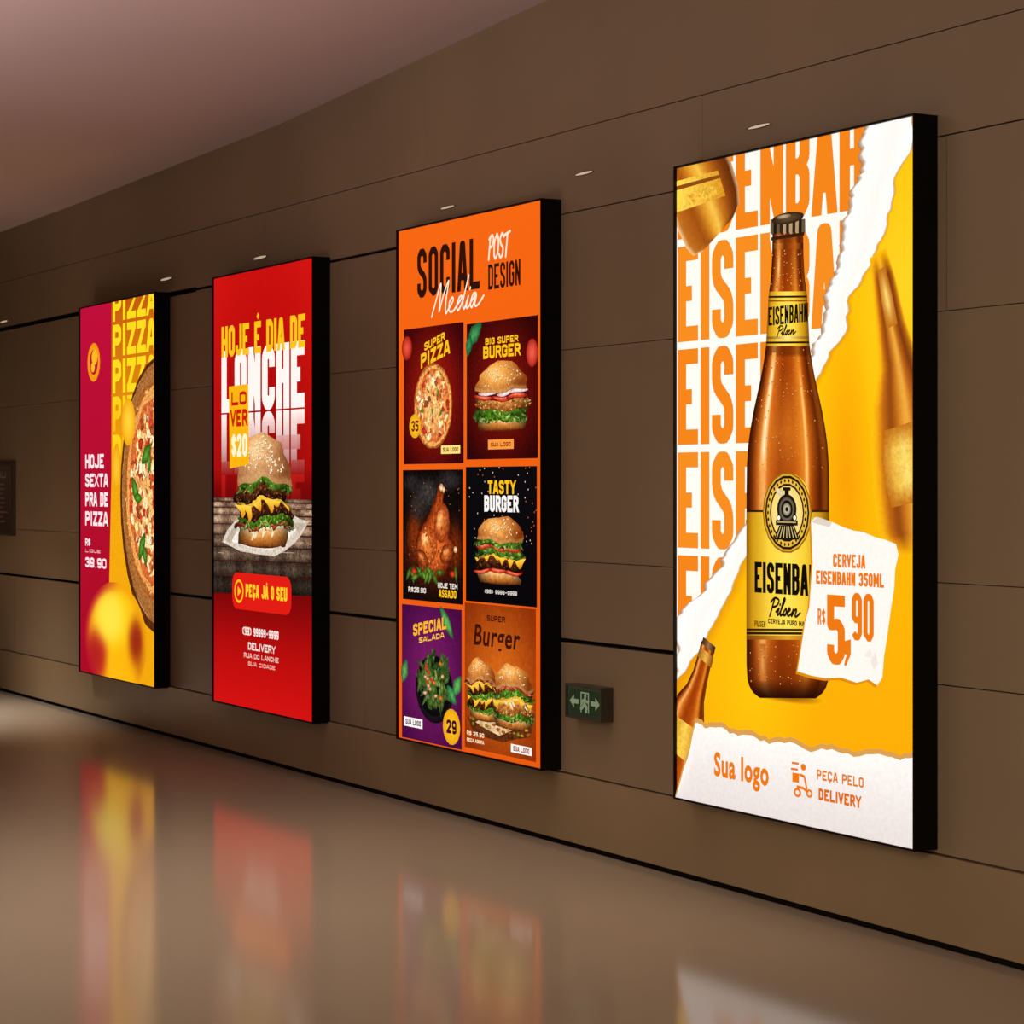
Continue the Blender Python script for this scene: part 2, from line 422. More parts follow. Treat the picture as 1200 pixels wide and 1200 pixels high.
    def pizza(s,cx,cz,rx,rz,n=70,leaves=6):
        R=random
        s.blob(cx,cz,rx,rz,(232,165,84),(166,88,30),g=.8,n=44,jit=.02)
        s.blob(cx,cz,rx*.95,rz*.95,(244,190,110),(230,158,80),g=.8,n=40,jit=.02)
        s.blob(cx,cz,rx*.86,rz*.86,(246,200,116),(206,92,40),g=.9,n=36,jit=.04)
        for i in range(n):
            a=R.uniform(0,6.28); r=math.sqrt(R.random())*.8
            c=R.choice([((222,84,50),(166,44,22)),((255,240,200),(246,206,134)),((255,228,170),(236,178,98)),((204,66,36),(136,32,16)),((240,154,90),(204,92,44)),((255,236,176),(240,192,100)),((180,92,50),(116,48,22)),((255,244,214),(248,214,150))])
            f=1 if n<100 else .62
            s.blob(cx+math.cos(a)*rx*r,cz+math.sin(a)*rz*r,rx*R.uniform(.04,.13)*f,rz*R.uniform(.03,.09)*f,c[0],c[1],g=.9,n=9,jit=.4,rot=R.uniform(0,3))
        for i in range(34):
            a=R.uniform(0,6.28)
            s.blob(cx+math.cos(a)*rx*.94,cz+math.sin(a)*rz*.94,rx*R.uniform(.02,.06),rz*R.uniform(.01,.03),R.choice([(120,60,22),(246,200,130),(150,84,34)]),(196,122,56),n=7,jit=.4,g=.7)
        for i in range(leaves):
            a=R.uniform(0,6.28); r=R.uniform(.1,.65); s.leaf(cx+math.cos(a)*rx*r,cz+math.sin(a)*rz*r,rx*.11,rz*.045,R.uniform(0,3))
    def leaf(s,cx,cz,rx,rz,rot=0,c1=(100,160,50),c2=(25,80,15)):
        pts=[]
        for i in range(12):
            a=i/12*2*math.pi; x=math.cos(a)*rx; z=math.sin(a)*rz*(1-.45*abs(math.cos(a)))
            pts.append((cx+x*math.cos(rot)-z*math.sin(rot),cz+x*math.sin(rot)+z*math.cos(rot)))
        s.raw([(cx,cz)]+pts,[(0,1+i,1+(i+1)%12) for i in range(12)],[c1]+[c2]*12,.5)
    def finish(s, name, mat, parent):
        me=bpy.data.meshes.new(name); me.from_pydata(s.v,[],s.f)
        at=me.color_attributes.new('ink','FLOAT_COLOR','POINT')
        flat=[]
        for c in s.c: flat += c
        at.data.foreach_set('color',flat)
        me.materials.append(mat); me.update()
        o=bpy.data.objects.new(name,me); COL.objects.link(o); o.parent=parent
        return o

# ------------------------------------------------------------------ materials
M_print = print_mat('backlit_print', 1.08)
M_sign = print_mat('faint_glow_exit_print', 0.36)  # weak emission stands in for room light on the sign face
M_board = print_mat('faint_glow_board_print', 0.12)  # slight self-glow put in for room light on the board
M_black = simple_mat('black_powder_coat', (3,3,3), .55, .1, 30, .2)
M_groove = simple_mat('joint_shadow_gap', (20,15,11), .9, .1, 20, .1)
M_panel = simple_mat('taupe_wall_panel', (146,125,100), .34, .14, .6, .4)
M_base = simple_mat('taupe_skirting', (154,130,98), .34, .08, 1.5, .4)
M_ceil = simple_mat('rose_plaster_ceiling', (196,176,176), .85, .04, .7, .2)
M_glow_rim = simple_mat('brushed_glow_rim', (110,95,80), .35, .1, 30, .5, .6)  # rim of the added reflection ovals
M_reflection_glow = simple_mat('warm_reflection_glow', (200,185,165), .4, 0, 5, emit=(215,190,160), es=.62)  # emission stands in for downlights mirrored in the polished wall

# floor
M_floor, N, L, b = new_mat('polished_stone_floor')
tc=N.new('ShaderNodeTexCoord'); nz=N.new('ShaderNodeTexNoise'); nz.inputs['Scale'].default_value=.8; nz.inputs['Detail'].default_value=6
L.new(tc.outputs['Object'],nz.inputs['Vector'])
r=N.new('ShaderNodeValToRGB'); r.color_ramp.elements[0].color=(*lin((166,150,130)),1); r.color_ramp.elements[1].color=(*lin((178,161,140)),1)
L.new(nz.outputs['Fac'],r.inputs['Fac']); L.new(r.outputs['Color'],b.inputs['Base Color'])
b.inputs['Roughness'].default_value=.115; b.inputs['Specular IOR Level'].default_value=.19

# ------------------------------------------------------------------ room shell
XL, XR, YB = -27.0, 4.0, -12.0
def structure(o): o['kind']='structure'; return o
V=[];Fc=[]
add_box(V,Fc,XL,XR,YB,.25,-.2,0)
structure(obj_from('floor',V,Fc,[M_floor]))

def ceil_z(X):
    return interp([(-27,3.28),(-14.5,3.40),(-11,3.46),(-8.2,3.59),(-4,3.78),(4,4.1)],X)
V=[];Fc=[];n=60
for i in range(n+1):
    X=XL+(XR-XL)*i/n; z=ceil_z(X)
    V += [(X,YB,z),(X,.25,z),(X,.25,z+.15),(X,YB,z+.15)]
for i in range(n):
    a=4*i;c=4*(i+1)
    Fc += [(a,c,c+1,a+1),(a+1,c+1,c+2,a+2),(a+2,c+2,c+3,a+3),(a+3,c+3,c,a)]
Fc += [(0,1,2,3),(4*n+3,4*n+2,4*n+1,4*n)]
structure(obj_from('ceiling',V,Fc,[M_ceil],smooth=False))

# long panelled wall: shadow-gap backing and separate cladding panels in one mesh
V=[];Fc=[];mi=[]
add_box(V,Fc,XL,XR,.03,.25,0,4.3); mi += [0]*6
rows=[(.31,.862,2.9,.35,.0014),(.866,1.197,3.6,1.4,.0014),(1.200,2.087,3.6,1.4,.0014),(2.090,2.66,3.6,.2,.0014),(2.665,3.006,4.2,1.0,.0006),(3.010,4.3,5.2,3.1,.0006)]
XB=wall_pt(230,350)[0]; XM=wall_pt(550,350)[0]; XC=wall_pt(800,765)[0]
for z0,z1,wd,off,vg in rows:
    x=XL-off
    while x<XR:
        a=max(x+vg,XL); b2=min(x+wd-vg,XR)
        cuts=[a,b2]
        for cut in (XB,XM,XC):
            if a<cut<b2: cuts.append(cut)
        cuts.sort()
        for a1,b1 in zip(cuts,cuts[1:]):
            if b1<=a1: continue
            xm=(a1+b1)/2; lo,hi=z0,z1
            if z0==2.665 and xm<XM: lo=2.672
            if z0==2.665 and xm<XB: lo=2.682
            if z1==2.66 and xm<XM: hi=2.657
            if z1==2.66 and xm<XB: hi=2.65
            if z1==.862 and xm<XC: hi=.855
            if z0==.866 and xm<XC: lo=.873
            add_box(V,Fc,a1,b1,0,.03,lo,hi); mi += [1]*6
        x+=wd
structure(obj_from('wall_back',V,Fc,[M_groove,M_panel],mi))
V=[];Fc=[];mi=[]
add_box(V,Fc,XL,XR,.0,.03,0,.024); mi += [0]*6
add_box(V,Fc,XL,XR,-.012,.03,.024,.304); mi += [1]*6
structure(obj_from('baseboard_back',V,Fc,[M_groove,M_base],mi))
V=[];Fc=[]
add_box(V,Fc,XL-.2,XL,YB,.25,0,4.3); structure(obj_from('wall_left',V,Fc,[M_panel]))

# ------------------------------------------------------------------ lightboxes
DEP=.10; BZ=.007
def lightbox(q, label):
    xL,xR,tL,bL,tR,bR=q
    Xa,za=wall_pt(xL,tL,CP); _,zb=wall_pt(xL,bL,CP); Xb,zc=wall_pt(xR,tR,CP); _,zd=wall_pt(xR,bR,CP)
    top=(za+zc)/2; bot=(zb+zd)/2; W=Xb-Xa; H=top-bot
    root=bpy.data.objects.new('lightbox_sign',None); COL.objects.link(root)
    root.location=((Xa+Xb)/2,0,bot); root.empty_display_size=.2
    root['label']=label; root['category']='illuminated sign'; root['group']='backlit menu signs along the wall'
    w=W/2; y0=-DEP; yr=-.085
    o_=[(-w,0),(w,0),(w,H),(-w,H)]; i_=[(-w+BZ,BZ),(w-BZ,BZ),(w-BZ,H-BZ),(-w+BZ,H-BZ)]
    V=[(x,.001,z) for x,z in o_]+[(x,y0,z) for x,z in o_]+[(x,y0,z) for x,z in i_]+[(x,yr,z) for x,z in i_]
    Fc=[(0,1,2,3)]
    for k in range(4):
        j=(k+1)%4
        Fc += [(k,4+k,4+j,j)[::-1],(4+k,8+k,8+j,4+j)[::-1],(8+k,12+k,12+j,8+j)[::-1]]
    Fc.append((12,13,14,15))
    h=obj_from('housing',V,Fc,[M_black],parent=root)
    h['label']='black metal housing with thin bezel'
    art=Art(W-2*BZ,H-2*BZ,q)
    return root,art
def done(root,art):
    o=art.finish('printed_panel',M_print,root); o.location=(-art.W/2,0,BZ)

# =================== sign 1: beer
q=(789,1071,193,938,135,996)
root,a=lightbox(q,"tall backlit beer advert, brown bottle on torn orange and yellow paper")
WH=(252,246,236)
a.lrect(0,a.W,0,a.H,WH,WH,n=1)
for i in range(0,5):
    vt=.126+.163*(i-1); hi=a.H*(1-vt); lo=hi-.151*a.H
    x0=a.U(790); x1=a.U(1046)
    a.ltext('EISENBAHN',x0,x1,lo,hi,(242,138,32) if i%2 else (240,130,26),wt=.42,gap=.11)
GS=[(-1,(40,11,2)),(-.88,(96,34,5)),(-.74,(194,94,22)),(-.60,(252,190,104)),(-.48,(204,98,22)),(-.2,(148,56,8)),(.15,(172,72,10)),(.46,(236,140,38)),(.58,(166,70,10)),(.78,(80,25,3)),(.91,(156,74,15)),(1,(32,9,2))]
# blurred amber bottle, top corner
TS=[(-1,(240,200,140)),(-.88,(190,108,30)),(-.4,(156,76,16)),(-.1,(224,150,40)),(.10,(248,196,76)),(.35,(196,116,26)),(.7,(126,58,14)),(.92,(96,42,10)),(1,(214,164,114))]
a.tube([(797,170,.20),(811,200,.205),(822,228,.205),(831,252,.195),(836,266,.17),(838,272,.11)],TS,.12,18)
a.poly([(789,208),(838,196),(847,226),(799,242),(789,245)],lambda x,z:mix((252,214,80),(216,142,30),(x-a.U(789))*3),.25)
a.poly([(789,214),(840,201),(841,205),(789,219)],(140,72,20),.2)
a.poly([(800,224),(834,214),(838,225),(804,236)],(240,182,60),.6)
# torn white band
LB=[(135,1022),(165,1014),(190,1010),(230,999),(262,992),(290,986),(330,972),(380,962),(420,944),(470,930),(560,890),(620,872),(640,862),(665,846),(690,824),(712,804),(728,789)]
RB=[(135,1071),(158,1071),(176,1062),(215,1048),(262,1037),(300,1022),(322,1010),(345,996),(390,988),(425,966),(470,938),(560,905),(640,880),(690,854),(735,832),(775,806),(800,789)]
rows=[]
y=120.0; w1=0
while y<840:
    w1=.72*w1+random.uniform(-3.4,3.4)
    l=max(789,interp(LB,y)+w1); rr=max(l+.5,interp(RB,y)+4) 
    P0=a.P((l,y));P1=a.P(((l+rr)/2,y));P2=a.P((min(rr,1071),y))
    rows.append([(P0[0]-.016,P0[1]-.006,(170,110,60)),(P0[0],P0[1],(196,176,156)),(P0[0]+.012,P0[1],(254,251,247)),(P1[0]+.012,P1[1],(248,243,236)),(P2[0]+.012,P2[1],(255,253,250))]); y+=4
a.grid(rows,.02)
# yellow field
rows=[]
y=130.0; w1=0
def yel(x,y):
    c=mix((254,188,8),(248,168,8),(y-450)/450)
    c=mix(c,(255,206,34),max(0,1-math.hypot((x-1060)/70,(y-330)/230)))
    c=mix(c,(255,194,12),max(0,1-math.hypot((x-880)/80,(y-800)/180)))
    c=mix(c,(240,150,8),max(0,.8-math.hypot((x-990)/40,(y-560)/260)))
    return c
while y<1000:
    w1=.7*w1+random.uniform(-2.4,2.4)
    l=max(789,interp(RB,y)+w1); l=min(l,1071); p=a.P((l,y)); r0=[(p[0]-.01,p[1],(206,190,170))]
    for k in range(19):
        x=l+(1071-l)*k/18; p=a.P((x,y)); c=yel(x,y)
        if k==0: c=mix(c,(200,120,10),.45)
        r0.append((p[0],p[1],c))
    rows.append(r0); y+=6
a.grid(rows,.03)
# soft out-of-focus bottle along the edge
BS=[(-1,(254,190,14)),(-.84,(244,170,16)),(-.64,(190,104,20)),(-.40,(138,64,16)),(-.14,(206,124,32)),(.06,(242,176,66)),(.28,(184,98,24)),(.56,(120,54,14)),(.8,(170,94,20)),(1,(250,180,16))]
a.tube([(1027,296,.045),(1034,330,.06),(1042,382,.075),(1050,425,.10),(1056,468,.16),(1061,520,.185),(1065,570,.19),(1069,618,.18),(1072,650,.10)],BS,.08,22,bg=(253,184,12))
a.tube([(1055,498,.09),(1059,530,.12),(1063,560,.12),(1066,590,.10)],[(-1,(190,112,28)),(-.5,(236,184,70)),(0,(250,214,106)),(.6,(228,160,46)),(1,(150,80,22))],.25,12,bg=(190,112,26))
a.tube([(1031,314,.02),(1038,350,.03),(1044,382,.028)],[(-1,(190,112,26)),(0,(252,212,114)),(1,(176,98,24))],.0,8,bg=(190,112,26))
# small tilted bottle lower-left
a.tube([(826,759,.045),(822,775,.046),(817,795,.05),(811,815,.065),(804,838,.11),(797,866,.13),(790,896,.13),(785,930,.12)],GS,.2,16)
a.tube([(825,766,.047),(822,778,.048)],[(-1,(150,90,30)),(0,(236,180,70)),(1,(130,70,20))],.2)
a.tube([(800,850,.10),(796,872,.12),(792,890,.12)],[(-1,(170,110,20)),(0,(250,206,80)),(1,(190,120,20))],.3)
a.tube([(828,754,.043),(826,762,.045)],[(-1,(60,34,14)),(0,(150,110,70)),(1,(50,28,12))])
# main bottle
BW=[(262,18),(300,18.6),(325,20),(345,22.8),(385,24.8),(402,25.6),(420,28),(440,31.6),(460,36),(480,40.4),(500,44),(520,46.8),(545,48.6),(575,49),(780,49),(798,48),(808,45),(815,40),(820,33)]
cx=921
def bottle_rows(y0,y1,stops,step=6,k0=-1,k1=1,n=28,fade=None):
    rows=[];y=y0
    while True:
        r0=[];hw=interp(BW,y)
        for i in range(n+1):
            k=k0+(k1-k0)*i/n; x=cx+k*hw; p=a.P((x,y))
            c=cstops(stops,k)
            if fade: c=fade(c,k,y)
            r0.append((p[0],p[1],c))
        rows.append(r0)
        if y>=y1: break
        y=min(y+step,y1)
    return rows
def fd(c,k,y):
    if y>745: c=mix(c,(90,30,5),(y-745)/110)
    if y>798: c=mix(c,(28,9,2),(y-798)/24)
    if 415<y<565: c=mix(c,(250,158,50),.42*max(0,1-abs(y-505)/75)*(1-abs(k)))
    if y<340: c=mix(c,(62,20,4),.42*(340-y)/70)
    if 404<y<416: c=mix(c,(60,20,4),.4)
    return c
a.pblob(921,818,44,8,(150,84,8),(250,180,10),n=28)
a.grid(bottle_rows(262,820,GS,step=4,fade=fd),.12)
def glint(k0,k1,y0,y1,col,edge):
    a.grid(bottle_rows(y0,y1,[(k0,edge),((k0+k1)/2,col),(k1,edge)],5,k0,k1,6,fade=lambda c,k,y:mix(edge,c,min(1,min(y-y0,y1-y)/25))),.05)
glint(-.68,-.52,412,552,(255,236,190),(236,160,76))
glint(.40,.52,430,590,(255,200,116),(226,128,32))
glint(-.66,-.46,288,336,(255,214,146),(214,120,40))
glint(-.68,-.54,756,800,(240,166,90),(190,104,36))
# cap
for k in range(11):
    x0=900.5+k*3.72; top=255-3*math.sin(math.pi*(k+.5)/11)
    c1=(48,34,20) if k%2 else (180,150,112)
    p=[(x0,top),(x0+3.9,top),(x0+4.1,270),(x0+2,273),(x0-.3,270)]
    a.poly(p,c1 if 2<k<9 else mix(c1,(20,12,8),.5))
a.pblob(921,253.5,19,7,(100,76,48),(40,27,15)); a.pblob(916,251.5,9,2.6,(206,180,140),(110,86,54))
a.rect(901.5,940.5,273,277,(44,22,8),(70,34,10))
a.grid(bottle_rows(283,290,[(-1,(50,18,4)),(-.6,(226,136,50)),(-.2,(110,44,8)),(.5,(190,92,22)),(1,(44,14,3))],4),.1)
LS=[(-1,(140,90,8)),(-.85,(206,150,22)),(-.45,(248,208,62)),(0,(255,224,88)),(.4,(246,204,56)),(.8,(196,140,18)),(1,(120,76,8))]
a.grid(bottle_rows(340,404,LS,8),.05)
DS=[(-1,(40,20,4)),(1,(50,25,4))]
for y in (345,399): a.grid(bottle_rows(y,y+2.4,DS,4))
GW=[(-1,(120,70,10)),(0,(255,235,150)),(1,(120,70,10))]
a.grid(bottle_rows(393,396,GW,4)); a.grid(bottle_rows(350,352,[(-1,(120,60,10)),(0,(200,130,20)),(1,(110,50,8))],4))
a.T('EISENBAHN',898,945,356,378,(25,16,8),wt=.40)
a.script('Pilsen',908,932,380,391,.0055,(50,28,8))
# body label
a.grid(bottle_rows(600,748,LS,8),.05)
pts=[]
for i in range(21):
    k=-1+i/10; hw=49; pts.append((cx+k*hw, 602-(0 if abs(k)>.62 else 48*math.sqrt(max(0,1-(k/.62)**2)))))
a.poly(pts[5:16]+[(950,612),(892,612)],(248,208,62))
for y in (598,738): a.grid(bottle_rows(y,y+2.4,DS,4))
a.grid(bottle_rows(746,751,[(-1,(120,60,10)),(0,(226,160,40)),(1,(120,60,10))],4)); a.grid(bottle_rows(742,745,DS,4))
# emblem: yellow and cream oval with dark rings, engine front
EC=(920,601)
a.pblob(*EC,29,48,(206,150,36),(150,98,14)); a.pblob(*EC,27.6,46,(252,220,110),(220,166,50)); a.pblob(*EC,26.2,44,(30,20,10)); a.pblob(*EC,24.2,41,(246,206,90),(228,178,60)); a.pblob(*EC,20.4,34.6,(30,20,10)); a.pblob(*EC,18.8,32,(255,238,170),(244,208,110))
for k in range(30):
    an=k/30*6.283
    a.pblob(EC[0]+math.cos(an)*22.3,EC[1]-math.sin(an)*37.8,1.1,2.3,(40,26,12),n=6)
BKK=(26,20,14)
a.rect(917.5,922.5,573,587,BKK); a.rect(915.5,924.5,571,575,BKK); a.pblob(913,578,3,4,(230,220,190),(200,180,130)); a.pblob(909.5,575,2.2,3,(236,226,196),(220,200,140))
a.pblob(920,597,11.6,18,BKK); a.pblob(920,597,9.4,14.6,(186,176,150),(70,58,42)); a.pblob(920,597,7,10.9,BKK); a.pblob(920,597,4.8,7.4,(224,214,184),(120,110,90)); a.pblob(920,597,1.8,2.8,BKK)
a.rect(907,933,610,616,BKK); a.rect(909,931,611.5,613,(200,170,100)); a.poly([(911,616),(929,616),(935,633),(905,633)],BKK)
for k in range(-3,4): a.poly([(920+k*2.4-.35,617),(920+k*2.4+.35,617),(920+k*4.0+.5,631),(920+k*4.0-.5,631)],(224,200,130))
for sx in(-1,1): a.pblob(920+sx*9.5,607,2.6,4,BKK); a.pblob(920+sx*9.5,607,1.7,2.7,(255,248,214))
a.T('EISENBAHN',882,966,661,698,(18,12,6),wt=.42,gap=.13)
a.script('Pilsen',899,938,703,723,.0085,(34,20,8))
a.T('CERVEJA PURO MALTE',898,950,728,734,(60,40,10)); a.T('PILSEN',882,895,729,736,(60,40,10))
for i in range(190):
    k=random.uniform(-.92,.92); y=random.choice([random.uniform(408,555),random.uniform(408,555),random.uniform(290,335),random.uniform(755,804)]); hw=interp(BW,y)
    r_=random.uniform(.3,.8)
    a.pblob(cx+k*hw,y+.6,r_,r_*1.7,(110,46,9),n=6); a.pblob(cx+k*hw,y,r_*.9,r_*1.4,(255,206,130),(204,120,44),n=6)
# price tag
TG=[(950,612),(954,607),(958,606),(966,610),(975,612),(988,618),(1000,622),(1012,624),(1026,630),(1038,633),(1050,638),(1053,650),(1049,668),(1048,690),(1044,715),(1040,745),(1036,770),(1034,795),(1028,804),(1018,797),(1004,801),(985,795),(968,796),(950,793),(934,788),(937,770),(940,750),(943,730),(948,712),(950,685),(952,660)]
a.poly([(x-2,y+3) for x,y in TG],(220,140,14))
a.poly(TG,(250,243,234),.05)
a.poly([(950,612),(958,606),(975,612),(972,618),(956,614)],(222,208,194))
a.poly([(1020,776),(1026,764),(1029,779),(1024,786)],(238,226,216)); a.poly([(1012,770),(1020,760),(1023,772)],(240,230,220))
OT=(234,118,18)
a.T('CERVEJA',976,1014,650,666,OT,wt=.42); a.T('EISENBAHN 350ML',956,1036,671,687,OT,wt=.44,gap=.12)
a.T('R$',958,967,714,733,OT,wt=.38); a.T('5',969,990,698,780,OT,wt=.40)
a.poly([(990,752),(997,750),(997,768),(991,782),(989,780),(992,768),(990,768)],OT)
a.T('90',998,1024,696,752,OT,wt=.42,gap=.12)
# torn white foot
tp=[(815,845),(826,853),(840,851),(858,860),(880,862),(900,870),(925,869),(950,879),(975,876),(1000,884),(1030,882),(1050,888),(1071,885)]
def jag(pts,n,amp):
    out=[]
    for p,qq in zip(pts,pts[1:]):
        for i in range(n):
            t=i/n; out.append((p[0]+(qq[0]-p[0])*t, p[1]+(qq[1]-p[1])*t+random.uniform(-amp,amp)))
    return out+[pts[-1]]
edge=jag([(789,940),(795,915),(806,880),(812,850)]+tp,4,1.8)
a.poly([(x,y-3) for x,y in edge]+[(1071,1000),(789,945)],(214,156,80))
rows=[[],[],[]]
for x,y in edge:
    p=a.P((x,y+3)); p2=a.P((x,(y+a.q[3]+58*(x-789)/282)/2)); p3=(p[0],0)
    rows[0].append((p[0],p[1],(252,246,240))); rows[1].append((p2[0],p2[1],(240,231,226))); rows[2].append((p3[0],0,(230,219,214)))
a.grid(rows,.06)
a.B('Sua logo',835,900,889,927,(232,120,14),.035)
a.T('PEÇA PELO',957,1012,908,920,(222,120,30),wt=.28,gap=.2); a.T('DELIVERY',959,1009,930,944,(222,104,14),wt=.38)
a.pblob(934,931,4.5,5.5,OT); a.pblob(934,931,2.2,2.7,(236,226,220)); a.pblob(948,932,4,5,OT); a.pblob(948,932,1.9,2.4,(236,226,220))
a.path([(934,924),(941,926),(946,930)],.010,OT); a.path([(945,926),(942,912),(937,910)],.010,OT); a.rect(928,936,908,919,OT); a.pblob(941,901,3,4,OT); a.path([(928,896),(935,897)],.008,OT); a.path([(927,903),(934,904)],.008,OT)
done(root,a)

# =================== sign 2: social media post grid
q=(464,634,268,866,234,903)
root,a=lightbox(q,"tall backlit orange sign with six food picture tiles")
a.lrect(0,a.W,0,a.H,(240,100,18),(226,88,16),n=6)
BK=(44,18,10)
a.T('SOCIAL',486,560,283,342,BK,wt=.36,gap=.2)
a.script('POST',570,594,273,301,.013,(255,226,200),.1); a.T('DESIGN',570,608,306,336,BK,wt=.34,gap=.2)
a.script('Media',503,561,329,366,.010,(255,234,214),.25,.02)
def tile(x0,x1,yt,yb,ct,cb,g=.15): 
    a.rect(x0,x1,yt,yb,ct,cb,g,n=4)
    return a.R(x0,x1,yt,yb)
def glow(X0,X1,Z0,Z1,ci,co,g=.2):
    w=X1-X0;h=Z1-Z0; rows=[]
    for i in range(13):
        r0=[]
        for j in range(9):
            u=j/8;v=i/12; d=math.hypot(u-.5,v-.5)/.62
            r0.append((X0+u*w,Z1-v*h,mix(ci,co,d**1.3)))
        rows.append(r0)
    a.grid(rows,g)
YE=(250,190,30)
# tile a pizza
X0,X1,Z0,Z1=tile(470,541,380,543,(120,12,8),(70,6,6)); w=X1-X0; h=Z1-Z0
glow(X0,X1,Z0,Z1,(170,24,14),(58,5,5),.3)
a.pizza(X0+.5*w,Z0+.42*h,w*.32,h*.31,90,4)
a.blob(X0+.06*w,Z0+.86*h,w*.09,h*.09,(236,90,64),(150,20,12)); a.blob(X0+.2*w,Z0+.28*h,w*.10,h*.09,(250,200,40),(225,160,20)); a.ltext('35',X0+.14*w,X0+.26*w,Z0+.24*h,Z0+.32*h,(120,10,5))
st=len(a.v)
a.ltext('SUPER',X0+.36*w,X0+.70*w,Z0+.85*h,Z0+.91*h,YE,wt=.36); a.ltext('PIZZA',X0+.30*w,X0+.78*w,Z0+.735*h,Z0+.84*h,YE,wt=.40)
a.tilt(st,.20,X0+.5*w)
a.lrect(X0+.64*w,X0+.95*w,Z0+.07*h,Z0+.13*h,(250,220,120)); a.ltext('SUA LOGO',X0+.67*w,X0+.92*w,Z0+.085*h,Z0+.115*h,(110,20,8))
# tile b crispy burger
X0,X1,Z0,Z1=tile(545,629,374,538,(96,10,6),(60,6,6)); w=X1-X0; h=Z1-Z0
glow(X0,X1,Z0,Z1,(140,18,10),(46,5,5),.3)
a.burger(X0+.5*w,Z0+.2*h,w*.76,h*.50,['lettuce','lettuce','crispy','tomato','onion'],((250,176,84),(130,56,14)),34,.42,seed=3,messy=1.1)
a.ltext('BIG SUPER',X0+.28*w,X0+.74*w,Z0+.83*h,Z0+.88*h,YE); a.ltext('BURGER',X0+.25*w,X0+.77*w,Z0+.73*h,Z0+.82*h,YE,wt=.38)
a.leaf(X0+.12*w,Z0+.92*h,w*.13,h*.07,.6,(80,160,90),(15,80,50)); a.leaf(X0+.04*w,Z0+.84*h,w*.08,h*.05,1.3,(60,150,90),(15,80,50)); a.blob(X1-.07*w,Z0+.74*h,w*.08,h*.1,(240,100,74),(160,25,20))
a.lrect(X0+.32*w,X0+.68*w,Z0+.07*h,Z0+.14*h,(250,150,60)); a.ltext('SUA LOGO',X0+.36*w,X0+.64*w,Z0+.09*h,Z0+.12*h,(110,20,8))
# tile c: one upright roast chicken in smoke and a red glow
X0,X1,Z0,Z1=tile(470,541,550,706,(16,10,8),(8,5,5),.0); w=X1-X0; h=Z1-Z0
a.field(X0,X1,Z0,Z1,20,28,lambda x,z:(12,8,7),[(X0+.5*w,Z0+.36*h,w*.42,h*.24,(86,26,8),4),(X0+.2*w,Z0+.5*h,w*.10,h*.16,(120,44,10),5),(X0+.88*w,Z0+.42*h,w*.08,h*.16,(110,38,8),5),(X0+.42*w,Z0+.82*h,w*.16,h*.10,(58,52,50),5),(X0+.26*w,Z0+.72*h,w*.12,h*.09,(50,42,40),5),(X0+.78*w,Z0+.92*h,w*.16,h*.06,(46,40,40),5),(X0+.16*w,Z0+.90*h,w*.12,h*.06,(40,34,34),5)],.9)
for q_ in range(30): a.blob(X0+random.uniform(.05,.95)*w,Z0+random.uniform(.3,.9)*h,w*.006,h*.005,(250,150,50),(170,60,14),n=5)
CB=[(.30,.22),(.24,.30),(.22,.40),(.26,.50),(.34,.58),(.42,.64),(.48,.70),(.53,.76),(.58,.82),(.60,.88),(.64,.90),(.66,.86),(.69,.88),(.71,.84),(.68,.79),(.70,.74),(.77,.66),(.80,.58),(.79,.50),(.86,.46),(.90,.40),(.86,.36),(.80,.36),(.78,.28),(.70,.21),(.58,.18),(.44,.18)]
CBs=catmull(CB+[CB[0]],4)[:-1]
c0=(X0+.52*w,Z0+.42*h); ring=[(X0+p[0]*w,Z0+p[1]*h) for p in CBs]; pts=[c0];cols=[(216,104,42)];fs=[]
m=len(ring)
for k_,cc in ((.4,(206,96,36)),(.75,(162,60,20)),(1.0,(70,20,7))):
    for p in ring: pts.append((c0[0]+(p[0]-c0[0])*k_,c0[1]+(p[1]-c0[1])*k_)); cols.append(cc)
for i in range(m):
    j=(i+1)%m; fs.append((0,1+i,1+j)); fs.append((1+i,1+m+i,1+m+j,1+j)); fs.append((1+m+i,1+2*m+i,1+2*m+j,1+m+j))
a.raw(pts,fs,cols,.8)
def shade(u,v,ru,rv,c1,c2,rot=0,g=.7): a.blob(X0+u*w,Z0+v*h,ru*w,rv*h,c1,c2,g=g,rot=rot,jit=.05,n=20)
shade(.66,.60,.12,.15,(222,120,52),(136,46,14),-.35)
shade(.63,.62,.05,.08,(252,190,120),(222,120,52),-.35)
shade(.42,.42,.17,.15,(226,124,52),(156,60,20),.5)
shade(.38,.47,.06,.06,(255,206,140),(226,130,60),.5)
shade(.34,.32,.12,.06,(190,88,32),(90,28,10),-.5)
shade(.32,.335,.06,.02,(236,150,86),(190,88,32),-.5)
shade(.74,.37,.11,.07,(206,106,42),(100,32,10),.35)
shade(.73,.385,.05,.022,(246,176,106),(206,106,42),.35)
shade(.655,.865,.03,.03,(250,224,186),(190,136,90)); shade(.695,.85,.022,.024,(250,224,186),(190,136,90)); shade(.885,.405,.028,.024,(250,224,186),(190,136,90))
for q_ in range(60):
    u=random.uniform(.28,.76); v=random.uniform(.22,.60)
    a.blob(X0+u*w,Z0+v*h,w*random.uniform(.008,.025),h*random.uniform(.004,.012),random.choice([(252,186,112),(90,28,10),(130,46,16)]),(176,74,26),g=.9,jit=.4,n=7,rot=random.uniform(0,3))
for i in range(18): a.leaf(X0+random.uniform(.1,.9)*w,Z0+random.uniform(.17,.23)*h,w*.07,h*.026,i*.8,random.choice([(120,160,50),(90,130,40)]),(20,60,15))
